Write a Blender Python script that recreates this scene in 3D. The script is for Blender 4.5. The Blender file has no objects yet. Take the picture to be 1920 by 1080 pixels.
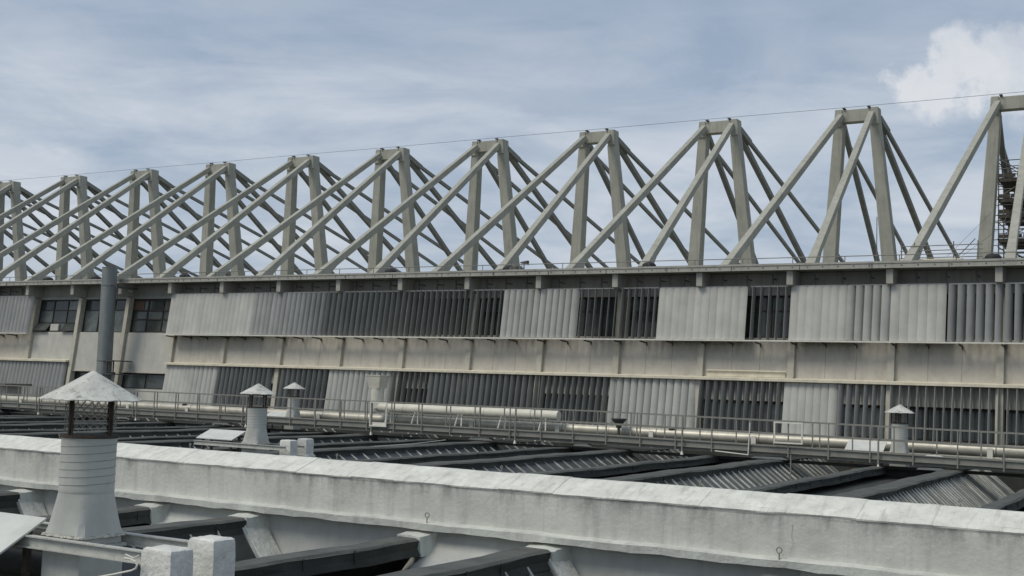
import bpy, math, random
from mathutils import Vector, Matrix, Quaternion
random.seed(7)
R = math.radians
C = bpy.context.scene.collection
S = bpy.context.scene

# ------------------------------------------------------------------ camera
def cam_axes(ya, pi_, ro):
    ya, pi_, ro = R(ya), R(pi_), R(ro)
    F = Vector((math.sin(ya)*math.cos(pi_), math.cos(ya)*math.cos(pi_), math.sin(pi_)))
    r0 = Vector((math.cos(ya), -math.sin(ya), 0)); u0 = r0.cross(F)
    r = r0*math.cos(ro)+u0*math.sin(ro); u = -r0*math.sin(ro)+u0*math.cos(ro)
    return F, r, u
F_, R_, U_ = cam_axes(-30.336, 4.489, 1.822)
cd = bpy.data.cameras.new('camera'); cam = bpy.data.objects.new('camera', cd); C.objects.link(cam)
cd.sensor_width = 36; cd.lens = 2264.7/1920*36; cd.clip_start = .1; cd.clip_end = 5000
m = Matrix((R_, U_, -F_)).transposed().to_4x4(); cam.matrix_world = m
S.camera = cam

# ------------------------------------------------------------------ world, sun, exposure
SUN_EL, SUN_AZ = 52, 215      # azimuth clockwise from +Y: behind the camera, to the left
S.view_settings.view_transform = 'Standard'; S.view_settings.look = 'None'
S.view_settings.exposure = 0.35; S.view_settings.gamma = 1.0
W = bpy.data.worlds.new("World"); S.world = W; W.use_nodes = True
nt = W.node_tree; nt.nodes.clear()
def N(t, typ, **k):
    n = t.nodes.new(typ)
    for a, v in k.items():
        if a.startswith('i_'):
            key = a[2:]; key = int(key) if key.isdigit() else key.replace('_', ' ')
            n.inputs[key].default_value = v
        else: setattr(n, a, v)
    return n
def L(t, a, ao, b, bi): t.links.new(a.outputs[ao], b.inputs[bi])
def ramp(t, src, so, stops):
    r = t.nodes.new('ShaderNodeValToRGB'); e = r.color_ramp.elements
    while len(e) < len(stops): e.new(.5)
    for q, (p, c) in zip(e, stops):
        q.position = p; q.color = (c, c, c, 1) if not hasattr(c, '__len__') else (*c, 1)
    t.links.new(src.outputs[so], r.inputs[0]); return r
def mth(t, op, a, b=None, clamp=False):
    n = t.nodes.new('ShaderNodeMath'); n.operation = op; n.use_clamp = clamp
    for i, v in enumerate((a, b)):
        if v is None: continue
        if isinstance(v, (int, float)): n.inputs[i].default_value = v
        else: t.links.new(v, n.inputs[i])
    return n.outputs[0]
def mixc(t, fac, a, b, mode='MIX'):
    n = t.nodes.new('ShaderNodeMix'); n.data_type = 'RGBA'; n.blend_type = mode
    for i, v in ((0, fac), (6, a), (7, b)):
        if isinstance(v, (int, float)): n.inputs[i].default_value = v
        elif hasattr(v, 'links') or hasattr(v, 'is_linked'): t.links.new(v, n.inputs[i])
        else: n.inputs[i].default_value = (*v, 1)
    return n.outputs[2]
sky = N(nt, 'ShaderNodeTexSky', sky_type='NISHITA', sun_disc=False, sun_elevation=R(SUN_EL), sun_rotation=R(SUN_AZ), air_density=1.0, dust_density=2.0, ozone_density=1.5)
tc = N(nt, 'ShaderNodeTexCoord'); sp = N(nt, 'ShaderNodeSeparateXYZ'); L(nt, tc, 'Generated', sp, 0)
zc = mth(nt, 'MAXIMUM', sp.outputs[2], 0.0); zz = mth(nt, 'ADD', zc, .16)
cx = mth(nt, 'DIVIDE', sp.outputs[0], zz); cy = mth(nt, 'DIVIDE', sp.outputs[1], zz)
cv = N(nt, 'ShaderNodeCombineXYZ'); nt.links.new(cx, cv.inputs[0]); nt.links.new(cy, cv.inputs[1])
n1 = N(nt, 'ShaderNodeTexNoise', i_Scale=.85, i_Detail=9, i_Roughness=.55, i_Distortion=.35); L(nt, cv, 0, n1, 'Vector')
n2 = N(nt, 'ShaderNodeTexNoise', i_Scale=2.1, i_Detail=8, i_Roughness=.6, i_Distortion=.6)
vo = N(nt, 'ShaderNodeVectorMath', operation='ADD'); vo.inputs[1].default_value = (7.3, 2.1, 3.3); L(nt, cv, 0, vo, 0); L(nt, vo, 0, n2, 'Vector')
# veil is thicker low down, thinner high up
veil = ramp(nt, n1, 0, [(.30, .35), (.72, 1.0)])
low = ramp(nt, sp, 2, [(.14, 1.0), (.31, .42)])
mask = mth(nt, 'MULTIPLY', veil.outputs[0], low.outputs[0], True)
tone = ramp(nt, n2, 0, [(.36, (3.95, 4.75, 5.85)), (.64, (6.3, 6.75, 7.35))])
base = mixc(nt, 1.0, sky.outputs[0], (1.0, .96, .9), 'MULTIPLY')
base = mixc(nt, .65, base, (3.3, 4.2, 5.6))
col = mixc(nt, mask, base, tone.outputs[0])
# thin bright wisps, lying flat
mp5 = N(nt, 'ShaderNodeMapping'); mp5.inputs['Scale'].default_value = (2.2, 2.2, 9.0); mp5.inputs['Location'].default_value = (.7, .2, .1); L(nt, tc, 'Generated', mp5, 0)
n5 = N(nt, 'ShaderNodeTexNoise', i_Scale=2.3, i_Detail=9, i_Roughness=.58, i_Distortion=.5); L(nt, mp5, 0, n5, 'Vector')
wis = ramp(nt, n5, 0, [(.42, 0.0), (.72, .65)])
lw = ramp(nt, sp, 2, [(.0, .7), (.15, 1.0), (.22, 1.0), (.31, .15)])
col = mixc(nt, mth(nt, 'MULTIPLY', wis.outputs[0], lw.outputs[0]), col, (7.0, 7.35, 7.9))
# a bright cumulus bank low in the sky, right of the view
def blob(d, rad, soft):
    vm = N(nt, 'ShaderNodeVectorMath', operation='DISTANCE'); L(nt, tc, 'Generated', vm, 0); vm.inputs[1].default_value = d
    return mth(nt, 'DIVIDE', mth(nt, 'SUBTRACT', rad, vm.outputs['Value']), soft)
n3 = N(nt, 'ShaderNodeTexNoise', i_Scale=22, i_Detail=9, i_Roughness=.62); L(nt, tc, 'Generated', n3, 'Vector')
BL = [((-.128, .960, .2475), .042), ((-.167, .953, .2531), .033), ((-.200, .950, .2400), .024), ((-.185, .955, .225), .024), ((-.090, .9644, .2485), .045), ((-.148, .953, .2642), .018), ((-.16, .958, .232), .03), ((-.04, .97, .24), .05)]
b1 = blob(BL[0][0], BL[0][1], .02)
for d_, r_ in BL[1:]: b1 = mth(nt, 'MAXIMUM', b1, blob(d_, r_, .02))
b1 = mth(nt, 'MINIMUM', b1, 1.6)
cum = mth(nt, 'ADD', b1, mth(nt, 'MULTIPLY', mth(nt, 'SUBTRACT', n3.outputs[0], .52), 5.0))
cum = mth(nt, 'MULTIPLY', cum, 1.5, True)
n6 = N(nt, 'ShaderNodeTexNoise', i_Scale=14, i_Detail=7, i_Roughness=.6, i_Distortion=.4); L(nt, tc, 'Generated', n6, 'Vector')
ct = ramp(nt, n6, 0, [(.38, (6.3, 6.65, 7.2)), (.6, (8.5, 8.5, 8.5))])
cum = mth(nt, 'MULTIPLY', cum, .58)
col = mixc(nt, cum, col, ct.outputs[0])
bg = N(nt, 'ShaderNodeBackground', i_Strength=.08); nt.links.new(col, bg.inputs[0])
wo = N(nt, 'ShaderNodeOutputWorld'); L(nt, bg, 0, wo, 0)
sl = bpy.data.lights.new('sun', 'SUN'); sl.energy = 1.4; sl.angle = R(24); sl.color = (1, .935, .84)
so = bpy.data.objects.new('sun', sl); C.objects.link(so)
sd = Vector((math.sin(R(SUN_AZ))*math.cos(R(SUN_EL)), math.cos(R(SUN_AZ))*math.cos(R(SUN_EL)), math.sin(R(SUN_EL))))
so.rotation_euler = (-sd).to_track_quat('-Z', 'Y').to_euler(); so.location = (0, -20, 60)

# ------------------------------------------------------------------ materials
def mat(name, c, rough=.8, var=.12, scale=2.0, bump=.0, bscale=20, streak=0, streak_c=(.12, .11, .10), metal=0, stain=0, stain_c=(.2, .13, .08), rnd=0, spec=.4, blotch=0, fold=0, edge=None):
    q_ = min(1.5, .70/max(c)); c = (c[0]*q_, c[1]*q_*.998, c[2]*q_*.925); streak_c = tuple(v*1.5 for v in streak_c)
    m = bpy.data.materials.new(name); m.use_nodes = True; t = m.node_tree
    b = t.nodes['Principled BSDF']; b.inputs['Roughness'].default_value = rough; b.inputs['Metallic'].default_value = metal
    b.inputs['Specular IOR Level'].default_value = spec
    g = N(t, 'ShaderNodeNewGeometry')
    n = N(t, 'ShaderNodeTexNoise', i_Scale=scale, i_Detail=8, i_Roughness=.6); L(t, g, 'Position', n, 'Vector')
    f = ramp(t, n, 0, [(.3, 1-var), (.7, 1+var)])
    f.color_ramp.elements[1].color = (1, 1, 1, 1); k = (1-var)/(1+var); f.color_ramp.elements[0].color = (k, k, k, 1)
    cc = tuple(min(.8, v*(1+var)) for v in c)
    out = mixc(t, 1.0, cc, f.outputs[0], 'MULTIPLY')
    if rnd:
        oi = N(t, 'ShaderNodeObjectInfo'); rr = ramp(t, oi, 'Random', [(0, 1-rnd), (1, 1.0)])
        out = mixc(t, 1.0, out, rr.outputs[0], 'MULTIPLY')
    if streak:
        mp = N(t, 'ShaderNodeMapping'); mp.inputs['Scale'].default_value = (3.2, 3.2, .22); L(t, g, 'Position', mp, 0)
        s = N(t, 'ShaderNodeTexNoise', i_Scale=1.6, i_Detail=7, i_Roughness=.65); L(t, mp, 0, s, 'Vector')
        sr = ramp(t, s, 0, [(.5, 0.0), (.74, 1.0)])
        out = mixc(t, mth(t, 'MULTIPLY', sr.outputs[0], streak), out, streak_c)
    if blotch:
        s = N(t, 'ShaderNodeTexNoise', i_Scale=1.3, i_Detail=10, i_Roughness=.7, i_Distortion=.8); L(t, g, 'Position', s, 'Vector')
        sr = ramp(t, s, 0, [(.52, 0.0), (.7, 1.0)])
        out = mixc(t, mth(t, 'MULTIPLY', sr.outputs[0], blotch), out, tuple(v*.45 for v in c))
    if fold:
        mp = N(t, 'ShaderNodeMapping'); mp.inputs['Scale'].default_value = (5.5, .9, .9); mp.inputs['Rotation'].default_value = (0, 0, .25); L(t, g, 'Position', mp, 0)
        s = N(t, 'ShaderNodeTexNoise', i_Scale=1.5, i_Detail=8, i_Roughness=.7, i_Distortion=.5); L(t, mp, 0, s, 'Vector')
        sr = ramp(t, s, 0, [(.52, 0.0), (.68, 1.0)])
        out = mixc(t, mth(t, 'MULTIPLY', sr.outputs[0], fold), out, tuple(v*.5 for v in c))
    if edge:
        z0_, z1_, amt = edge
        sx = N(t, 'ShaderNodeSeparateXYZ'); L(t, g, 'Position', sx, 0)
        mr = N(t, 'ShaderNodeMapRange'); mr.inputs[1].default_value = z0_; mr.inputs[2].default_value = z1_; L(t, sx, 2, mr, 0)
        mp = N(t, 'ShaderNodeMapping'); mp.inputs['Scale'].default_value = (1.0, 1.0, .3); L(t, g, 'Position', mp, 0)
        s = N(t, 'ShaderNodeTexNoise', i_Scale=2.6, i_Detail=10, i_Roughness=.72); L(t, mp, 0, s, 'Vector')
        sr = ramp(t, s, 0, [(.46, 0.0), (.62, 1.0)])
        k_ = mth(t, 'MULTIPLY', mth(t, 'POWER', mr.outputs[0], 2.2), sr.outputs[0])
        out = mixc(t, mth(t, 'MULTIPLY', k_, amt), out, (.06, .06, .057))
    if stain:
        s = N(t, 'ShaderNodeTexNoise', i_Scale=9, i_Detail=9, i_Roughness=.75); L(t, g, 'Position', s, 'Vector')
        sr = ramp(t, s, 0, [(.53, 0.0), (.62, 1.0)])
        out = mixc(t, mth(t, 'MULTIPLY', sr.outputs[0], stain), out, stain_c)
    t.links.new(out, b.inputs['Base Color'])
    if bump:
        n4 = N(t, 'ShaderNodeTexNoise', i_Scale=bscale, i_Detail=6, i_Roughness=.6); L(t, g, 'Position', n4, 'Vector')
        bp = N(t, 'ShaderNodeBump', i_Strength=bump, i_Distance=.02); L(t, n4, 0, bp, 'Height'); L(t, bp, 0, b, 'Normal')
    return m
M = dict(
 truss=mat('painted_concrete', (.252, .252, .226), .8, .13, 1.2, .3, 8, streak=.55, streak_c=(.14, .135, .115), blotch=.12),
 truss_shaded=mat('painted_concrete_shaded', (.155, .155, .143), .75, .15, 2, .2, 12, streak=.3),  # same concrete for the rear members, underside shade painted into the colour
 fascia=mat('fascia_concrete', (.27, .265, .25), .85, .12, 1.5, .3, 15, streak=.45, streak_c=(.1, .1, .095)),
 soffit=mat('upper_wall', (.24, .236, .225), .85, .12, 1.5, .2, 10, streak=.4, streak_c=(.07, .07, .068)),
 column=mat('column_concrete', (.33, .315, .28), .85, .12, 3, .3, 20, streak=.45, streak_c=(.2, .17, .135)),
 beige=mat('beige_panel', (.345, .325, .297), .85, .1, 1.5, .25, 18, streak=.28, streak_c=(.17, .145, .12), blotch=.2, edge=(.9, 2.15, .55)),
 greypanel=mat('grey_panel', (.33, .325, .31), .85, .1, 1.5, .25, 18, streak=.3, streak_c=(.2, .19, .17)),
 ledge=mat('ledge_stone', (.46, .43, .36), .85, .14, 2, .2, 10, streak=.2),
 rail=mat('white_rail', (.5, .49, .46), .7, .1, 3),
 hook=mat('dark_bracket', (.05, .05, .05), .7, .1, 3),
 blade=mat('louvre_blade', (.325, .326, .316), .6, .12, 1.0, .05, 10, streak=.3, streak_c=(.2, .2, .2), rnd=.12),
 blade_shaded=mat('louvre_blade_shaded', (.175, .177, .174), .6, .12, 1.0, .05, 10, streak=.2, streak_c=(.07, .07, .07), rnd=.15),  # blade grey darkened: shade on wide-open louvres is put into the colour
 blademid=mat('louvre_blade_mid', (.25, .254, .255), .6, .12, 1.0, .05, 10, streak=.2, streak_c=(.12, .12, .12), rnd=.15),  # blade grey dimmed part way for shade on turned louvres; rails reuse it
 frame=mat('window_frame', (.022, .018, .016), .6, .1, 3),
 glass=mat('window_glass', (.045, .053, .052), .15, .45, .9, rnd=.5, spec=.5),
 glass2=mat('curtained_glass', (.085, .1, .098), .25, .4, 1.6, streak=.5, streak_c=(.03, .03, .035), rnd=.5, spec=.5),
 flue=mat('flue_metal', (.15, .165, .172), .55, .1, 1.2, .1, 30, streak=.35, streak_c=(.08, .08, .08), metal=.15),
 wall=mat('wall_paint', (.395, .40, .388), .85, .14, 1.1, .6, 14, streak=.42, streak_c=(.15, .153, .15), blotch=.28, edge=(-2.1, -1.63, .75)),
 coping=mat('coping_paint', (.55, .548, .52), .85, .16, 3.2, .8, 9, blotch=.2, stain=.22, stain_c=(.3, .3, .28), fold=.55),
 lip=mat('lip_paint', (.38, .39, .38), .85, .14, 2, .8, 12, streak=.3, blotch=.3),
 membrane=mat('membrane', (.30, .31, .31), .6, .15, .9, .9, 3, blotch=.18, streak=.3, streak_c=(.15, .155, .155)),
 membrane2=mat('membrane_strip', (.55, .54, .51), .7, .2, 5, .8, 14, stain=.35, stain_c=(.14, .13, .11)),
 bitumen=mat('bitumen_felt', (.031, .033, .031), .8, .3, 1.6, .7, 10, streak=0, blotch=.25),
 bitumentop=mat('bitumen_felt_top', (.062, .065, .062), .8, .25, 2.2, .6, 14, blotch=.15),
 deck=mat('dark_roof_deck', (.035, .037, .036), .9, .3, 1.5, .5, 6),
 greydeck=mat('grey_roof_deck', (.11, .11, .105), .9, .3, 1.2, .5, 6, blotch=.4),
 pane=mat('skylight_pane', (.05, .055, .057), .35, .25, 1.4, .1, 12, rnd=.55, spec=.5),
 sheet=mat('corrugated_sheet', (.10, .102, .098), .6, .25, 1.6, .2, 12, rnd=.4, streak=.4, streak_c=(.05, .05, .048)),
 bar=mat('glazing_bar', (.40, .41, .40), .55, .3, 3, rnd=.55),
 chim=mat('chimney_paint', (.32, .328, .318), .55, .12, 1.8, .25, 10, streak=.3, streak_c=(.2, .2, .2), metal=0),
 cap=mat('cap_paint', (.385, .385, .37), .65, .2, 5, .6, 22, stain=.75, stain_c=(.17, .155, .13), blotch=.25),
 rust=mat('rusty_iron', (.04, .033, .028), .8, .4, 12, .4, 40, stain=.5, stain_c=(.16, .09, .055)),
 wire=mat('galvanised_wire', (.25, .245, .23), .6, .2, 12),
 beam=mat('ibeam_paint', (.33, .335, .325), .6, .12, 4, .2, 20, stain=.3, stain_c=(.1, .09, .075)),
 block=mat('rough_white_block', (.56, .565, .55), .85, .16, 6, 1.0, 16, stain=.12, stain_c=(.3, .29, .27)),
 board=mat('grey_board', (.40, .41, .41), .7, .1, 3, .15, 20, streak=0, blotch=.1),
 walk=mat('walkway_steel', (.155, .155, .145), .6, .12, 2.5, .1, 20, streak=.4, streak_c=(.09, .09, .08)),
 whitebits=mat('white_paint', (.62, .62, .58), .6, .1, 8),
 pipe=mat('aluminium_cladding', (.33, .315, .28), .45, .18, 2.5, .25, 3, metal=.3, blotch=.25),
 pipew=mat('white_duct', (.44, .425, .38), .55, .12, 2.5, .15, 4, stain=.15, stain_c=(.28, .25, .18)),
 roof=mat('gravel_roof', (.17, .17, .16), .95, .2, 3, .4, 20),
 ground=mat('asphalt_ground', (.06, .06, .058), .95, .2, .3),
 wood=mat('scaffold_board', (.045, .04, .034), .8, .3, 6),
 steel=mat('scaffold_tube', (.10, .10, .097), .5, .2, 6, metal=.3),
 cable=mat('cable', (.06, .06, .06), .7, .1, 3),
 orange=mat('faded_orange', (.085, .05, .036), .6, .3, 6),
 black=mat('black_dome', (.015, .015, .016), .6, .1, 3),
 flange=mat('crusty_flange', (.36, .355, .33), .85, .25, 14, .9, 30, stain=.8, stain_c=(.06, .055, .05)),
 seam=mat('seam', (.19, .195, .19), .6, .1, 6),
)

# ------------------------------------------------------------------ mesh helpers
class MB:
    def __init__(s): s.v = []; s.f = []
    def add(s, v, f):
        o = len(s.v); s.v += [tuple(p) for p in v]; s.f += [tuple(o+i for i in q) for q in f]; return s
    def box(s, x0, x1, y0, y1, z0, z1):
        return s.add([(x0, y0, z0), (x1, y0, z0), (x1, y1, z0), (x0, y1, z0), (x0, y0, z1), (x1, y0, z1), (x1, y1, z1), (x0, y1, z1)],
                     [(0, 3, 2, 1), (4, 5, 6, 7), (0, 1, 5, 4), (1, 2, 6, 5), (2, 3, 7, 6), (3, 0, 4, 7)])
    def hexa(s, a, b):   # two quads (4 pts each) joined
        return s.add(list(a)+list(b), [(0, 3, 2, 1), (4, 5, 6, 7), (0, 1, 5, 4), (1, 2, 6, 5), (2, 3, 7, 6), (3, 0, 4, 7)])
    def loft(s, rings, cap=True):
        n = len(rings[0]); o = len(s.v)
        for r in rings: s.v += [tuple(p) for p in r]
        for i in range(len(rings)-1):
            for j in range(n):
                s.f.append((o+i*n+j, o+i*n+(j+1) % n, o+(i+1)*n+(j+1) % n, o+(i+1)*n+j))
        if cap:
            s.f.append(tuple(o+j for j in range(n))[::-1]); e = o+(len(rings)-1)*n; s.f.append(tuple(e+j for j in range(n)))
        return s
    def bar(s, p, q, w, h, w2=None, h2=None, up=(0, 0, 1)):
        p, q = Vector(p), Vector(q); d = (q-p).normalized(); u = Vector(up)
        if abs(d.dot(u)) > .999: u = Vector((0, 1, 0))
        x = d.cross(u).normalized(); u = x.cross(d)
        def ring(c, w, h): return [c-x*w/2-u*h/2, c+x*w/2-u*h/2, c+x*w/2+u*h/2, c-x*w/2+u*h/2]
        return s.loft([ring(p, w, h), ring(q, w2 or w, h2 or h)])
    def tube(s, p, q, r, n=8, r2=None):
        p, q = Vector(p), Vector(q); d = (q-p).normalized(); u = Vector((0, 0, 1))
        if abs(d.z) > .95: u = Vector((0, 1, 0))
        x = d.cross(u).normalized(); u = x.cross(d)
        def ring(c, r): return [c+x*math.cos(2*math.pi*i/n)*r+u*math.sin(2*math.pi*i/n)*r for i in range(n)]
        return s.loft([ring(p, r), ring(q, r if r2 is None else r2)])
    def path(s, pts, r, n=6):
        for a, b in zip(pts, pts[1:]): s.tube(a, b, r, n)
        return s
    def lathe(s, prof, c=(0, 0, 0), n=32, cap=True):
        c = Vector(c)
        return s.loft([[c+Vector((math.cos(2*math.pi*i/n)*r, math.sin(2*math.pi*i/n)*r, z)) for i in range(n)] for r, z in prof], cap)
    def prof(s, pts, x0, x1, nx=1, jit=None):   # (y,z) profile swept along x
        rings = []
        for i in range(nx+1):
            x = x0+(x1-x0)*i/nx
            rings.append([(x, y+(jit(x, j)[0] if jit else 0), z+(jit(x, j)[1] if jit else 0)) for j, (y, z) in enumerate(pts)])
        return s.loft(rings)
    def profy(s, pts, y0, y1, ny=1, jit=None):  # (x,z) profile swept along y
        rings = []
        for i in range(ny+1):
            y = y0+(y1-y0)*i/ny
            rings.append([(x+(jit(y, j)[0] if jit else 0), y, z+(jit(y, j)[1] if jit else 0)) for j, (x, z) in enumerate(pts)])
        return s.loft(rings)
def wloc(o):
    v = Vector((0, 0, 0))
    while o: v += Vector(o.location); o = o.parent
    return v
def mesh(name, mb, m, smooth=False, org=(0, 0, 0)):
    me = bpy.data.meshes.new(name); o = Vector(org)
    me.from_pydata([tuple(Vector(v)-o) for v in mb.v], [], mb.f); me.materials.append(M[m])
    import bmesh
    b = bmesh.new(); b.from_mesh(me); bmesh.ops.recalc_face_normals(b, faces=b.faces); b.to_mesh(me); b.free()
    if smooth:
        me.polygons.foreach_set('use_smooth', [True]*len(me.polygons))
        try: me.set_sharp_from_angle(angle=R(35))
        except Exception: pass
    return me
def part(name, mb, m, parent=None, smooth=False, bevel=0, stuff=False, label=None):
    me = mesh(name, mb, m, smooth, wloc(parent)); o = bpy.data.objects.new(name, me); C.objects.link(o); o.parent = parent
    if bevel:
        b = o.modifiers.new('bevel', 'BEVEL'); b.width = bevel; b.segments = 2; b.limit_method = 'ANGLE'
    if stuff: o['kind'] = 'stuff'
    if label: o['label'] = label
    return o
def inst(name, me, parent, loc, quat=None, scale=None):
    o = bpy.data.objects.new(name, me); C.objects.link(o); o.parent = parent
    o.location = Vector(loc)-wloc(parent)
    if quat is not None: o.rotation_mode = 'QUATERNION'; o.rotation_quaternion = quat
    if scale: o.scale = scale
    return o
def thing(name, label, cat, loc=(0, 0, 0), group=None):
    o = bpy.data.objects.new(name, None); C.objects.link(o); o.location = loc; o.empty_display_size = .3
    o['label'] = label; o['category'] = cat
    if group: o['group'] = group
    return o
def tag(o, label, cat, group=None):
    o['label'] = label; o['category'] = cat
    if group: o['group'] = group
    return o
def struct(o): o['kind'] = 'structure'; return o
def copy_tree(o, parent=None):
    c = o.copy(); C.objects.link(c); c.parent = parent
    for ch in list(o.children): copy_tree(ch, c)
    return c
def nz(x, s=0.0):  # smooth pseudo noise -1..1
    return .5*math.sin(x*1.7+s*3.1)+.3*math.sin(x*4.3+s*7.7)+.2*math.sin(x*9.1+s*1.3)

# ------------------------------------------------------------------ ground and roof decks
g = MB(); g.add([(-3000, -3000, -14), (3000, -3000, -14), (3000, 3000, -14), (-3000, 3000, -14)], [(0, 1, 2, 3)])
struct(part('ground', g, 'ground'))
struct(part('lower_roof', MB().box(-75, 14, -1, 48.9, -14, -4.6), 'deck'))
struct(part('roof_strip', MB().box(-75, 14, 45.5, 48.7, -4.6, -2.32), 'greydeck'))

# ------------------------------------------------------------------ factory building
BX = {-11: -62.32, -10: -58.33, -9: -54.30, -8: -50.36, -7: -46.48, -6: -42.48, -5: -38.54, -4: -34.7, -3: -30.82, -2: -26.95, -1: -23.08, 0: -19.13, 1: -15.2, 2: -11.2, 3: -7.18, 4: -3.25, 5: .68, 6: 4.6, -12: -66.3, -13: -70.2}
KS = sorted(BX)
X0, X1 = -71, 6
def WY(z): return 48.65+.12*(z-1.2)
bld = thing('factory_building', 'long grey factory building with vertical louvre screens and tilted facade behind the shed roofs', 'building', (-30, 49, -14))
part('wall', MB().box(X0, X1, 49.6, 110, -14, 4.7), 'soffit', bld)
part('roof_slab', MB().box(X0, X1, 48.12, 110, 4.96, 5.16), 'roof', bld)
f = MB(); f.prof([(48.0, 4.95), (48.0, 5.13), (47.97, 5.14), (47.97, 5.22), (48.3, 5.22), (48.3, 5.165), (48.11, 5.165), (48.11, 4.95)], X0, X1, 1)
part('fascia', f, 'fascia', bld)
f = MB()
x = X0+.3; i = 0
while x < X1:
    f.box(x-.02, x+.02, 47.985, 48.0-.001, 5.03, 5.075); x += .62
    i += 1
part('fascia_bolts', f, 'hook', bld, stuff=True)
f = MB()
for x in [X0+1.3+2.9*i for i in range(27)]: f.box(x-.012, x+.012, 47.985, 48.0-.001, 4.96, 5.12)
part('fascia_joints', f, 'hook', bld, stuff=True)
# recessed beam above the louvres
f = MB(); f.prof([(49.25, 4.2), (49.25, 4.95), (49.6, 4.95), (49.6, 4.2)], X0, X1)
part('upper_beam', f, 'soffit', bld)
f = MB(); f.box(X0, X1, 49.1, 49.248, 4.2, 4.27)
part('beam_flange', f, 'soffit', bld)
bm = MB(); bm.add([(-.13, 0, -.10), (.13, 0, -.10), (.13, 1.05, -.28), (-.13, 1.05, -.28), (-.13, 0, .49), (.13, 0, .49), (.13, 1.05, .49), (-.13, 1.05, .49)],
                  [(0, 3, 2, 1), (4, 5, 6, 7), (0, 1, 5, 4), (1, 2, 6, 5), (2, 3, 7, 6), (3, 0, 4, 7)])
bme = mesh('bracket', bm, 'fascia')
for k in KS: inst('bracket', bme, bld, (BX[k]+.14, 48.18, 4.46))
hr = MB().box(-.04, .04, -.3, -.25, 0, .5); hr.box(-.03, .03, -.25, .3, .3, .34); hme = mesh('hanger_rod', hr, 'hook')
for a, b in zip(KS, KS[1:]):
    if a in (-11, -10, -9): continue
    for t in (.27, .55, .83): inst('hanger_rod', hme, bld, (BX[a]+(BX[b]-BX[a])*t, 48.75, 4.32))
# columns
def slab(x0, x1, z0, z1, off0, off1):  # inclined slab following the tilted wall
    return MB().hexa([(x0, WY(z0)+off0, z0), (x1, WY(z0)+off0, z0), (x1, WY(z0)+off1, z0), (x0, WY(z0)+off1, z0)],
                     [(x0, WY(z1)+off0, z1), (x1, WY(z1)+off0, z1), (x1, WY(z1)+off1, z1), (x0, WY(z1)+off1, z1)])
for k in KS:
    x = BX[k]; part('column', slab(x, x+.27, -2.3, 4.2, -.17, .6), 'column', bld)
# wall panels between the bands, window openings
def window(x0, x1, z0, z1, nx, zs, glass='glass', awn=False, parent=bld, off=.3, dk='frame', bar=.05):
    w = MB(); t = bar
    def seg(xa, xb, za, zb): w.hexa([(xa, WY(za)+off-.05, za), (xb, WY(za)+off-.05, za), (xb, WY(za)+off+.05, za), (xa, WY(za)+off+.05, za)],
                                    [(xa, WY(zb)+off-.05, zb), (xb, WY(zb)+off-.05, zb), (xb, WY(zb)+off+.05, zb), (xa, WY(zb)+off+.05, zb)])
    seg(x0, x0+t, z0, z1); seg(x1-t, x1, z0, z1); seg(x0+t, x1-t, z1-t*1.6, z1); seg(x0+t, x1-t, z0, z0+t)
    xs = [x0+(x1-x0)*i/nx for i in range(nx+1)]
    for xx in xs[1:-1]: seg(xx-t/2, xx+t/2, z0+t, z1-t*1.6)
    for zz in zs:
        for a, b in zip(xs, xs[1:]):
            seg(a+t, b-t, zz-t/2, zz+t/2)
    wo_ = part('window', w, dk, parent)
    lv = [z0]+list(zs)+[z1]
    for i in range(nx):
        for j in range(len(lv)-1):
            a, b = xs[i]+t*.5, xs[i+1]-t*.5; za, zb = lv[j]+t*.4, lv[j+1]-t*.4
            gl = glass[(i+j) % len(glass)] if isinstance(glass, (list, tuple)) else glass
            if awn and j == 0 and (i != 1):
                p = MB().hexa([(a, WY(za)+off-.38, za+.05), (b, WY(za)+off-.38, za+.05), (b, WY(za)+off-.36, za+.05), (a, WY(za)+off-.36, za+.05)],
                              [(a, WY(zb)+off-.02, zb), (b, WY(zb)+off-.02, zb), (b, WY(zb)+off, zb), (a, WY(zb)+off, zb)])
                part('awning_pane', p, 'glass2', wo_)
                q = MB()
                for xa in (a, b-.035): q.hexa([(xa, WY(za)+off-.4, za+.03), (xa+.035, WY(za)+off-.4, za+.03), (xa+.035, WY(za)+off-.355, za+.03), (xa, WY(za)+off-.355, za+.03)],
                              [(xa, WY(zb)+off-.04, zb), (xa+.035, WY(zb)+off-.04, zb), (xa+.035, WY(zb)+off+.005, zb), (xa, WY(zb)+off+.005, zb)])
                q.box(a, b, WY(za)+off-.41, WY(za)+off-.36, za+.02, za+.06)
                part('sash', q, 'frame', wo_)
            else:
                p = MB().hexa([(a, WY(za)+off-.006, za), (b, WY(za)+off-.006, za), (b, WY(za)+off+.006, za), (a, WY(za)+off+.006, za)],
                              [(a, WY(zb)+off-.006, zb), (b, WY(zb)+off-.006, zb), (b, WY(zb)+off+.006, zb), (a, WY(zb)+off+.006, zb)])
                part('pane', p, gl, wo_)
    return wo_
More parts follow.
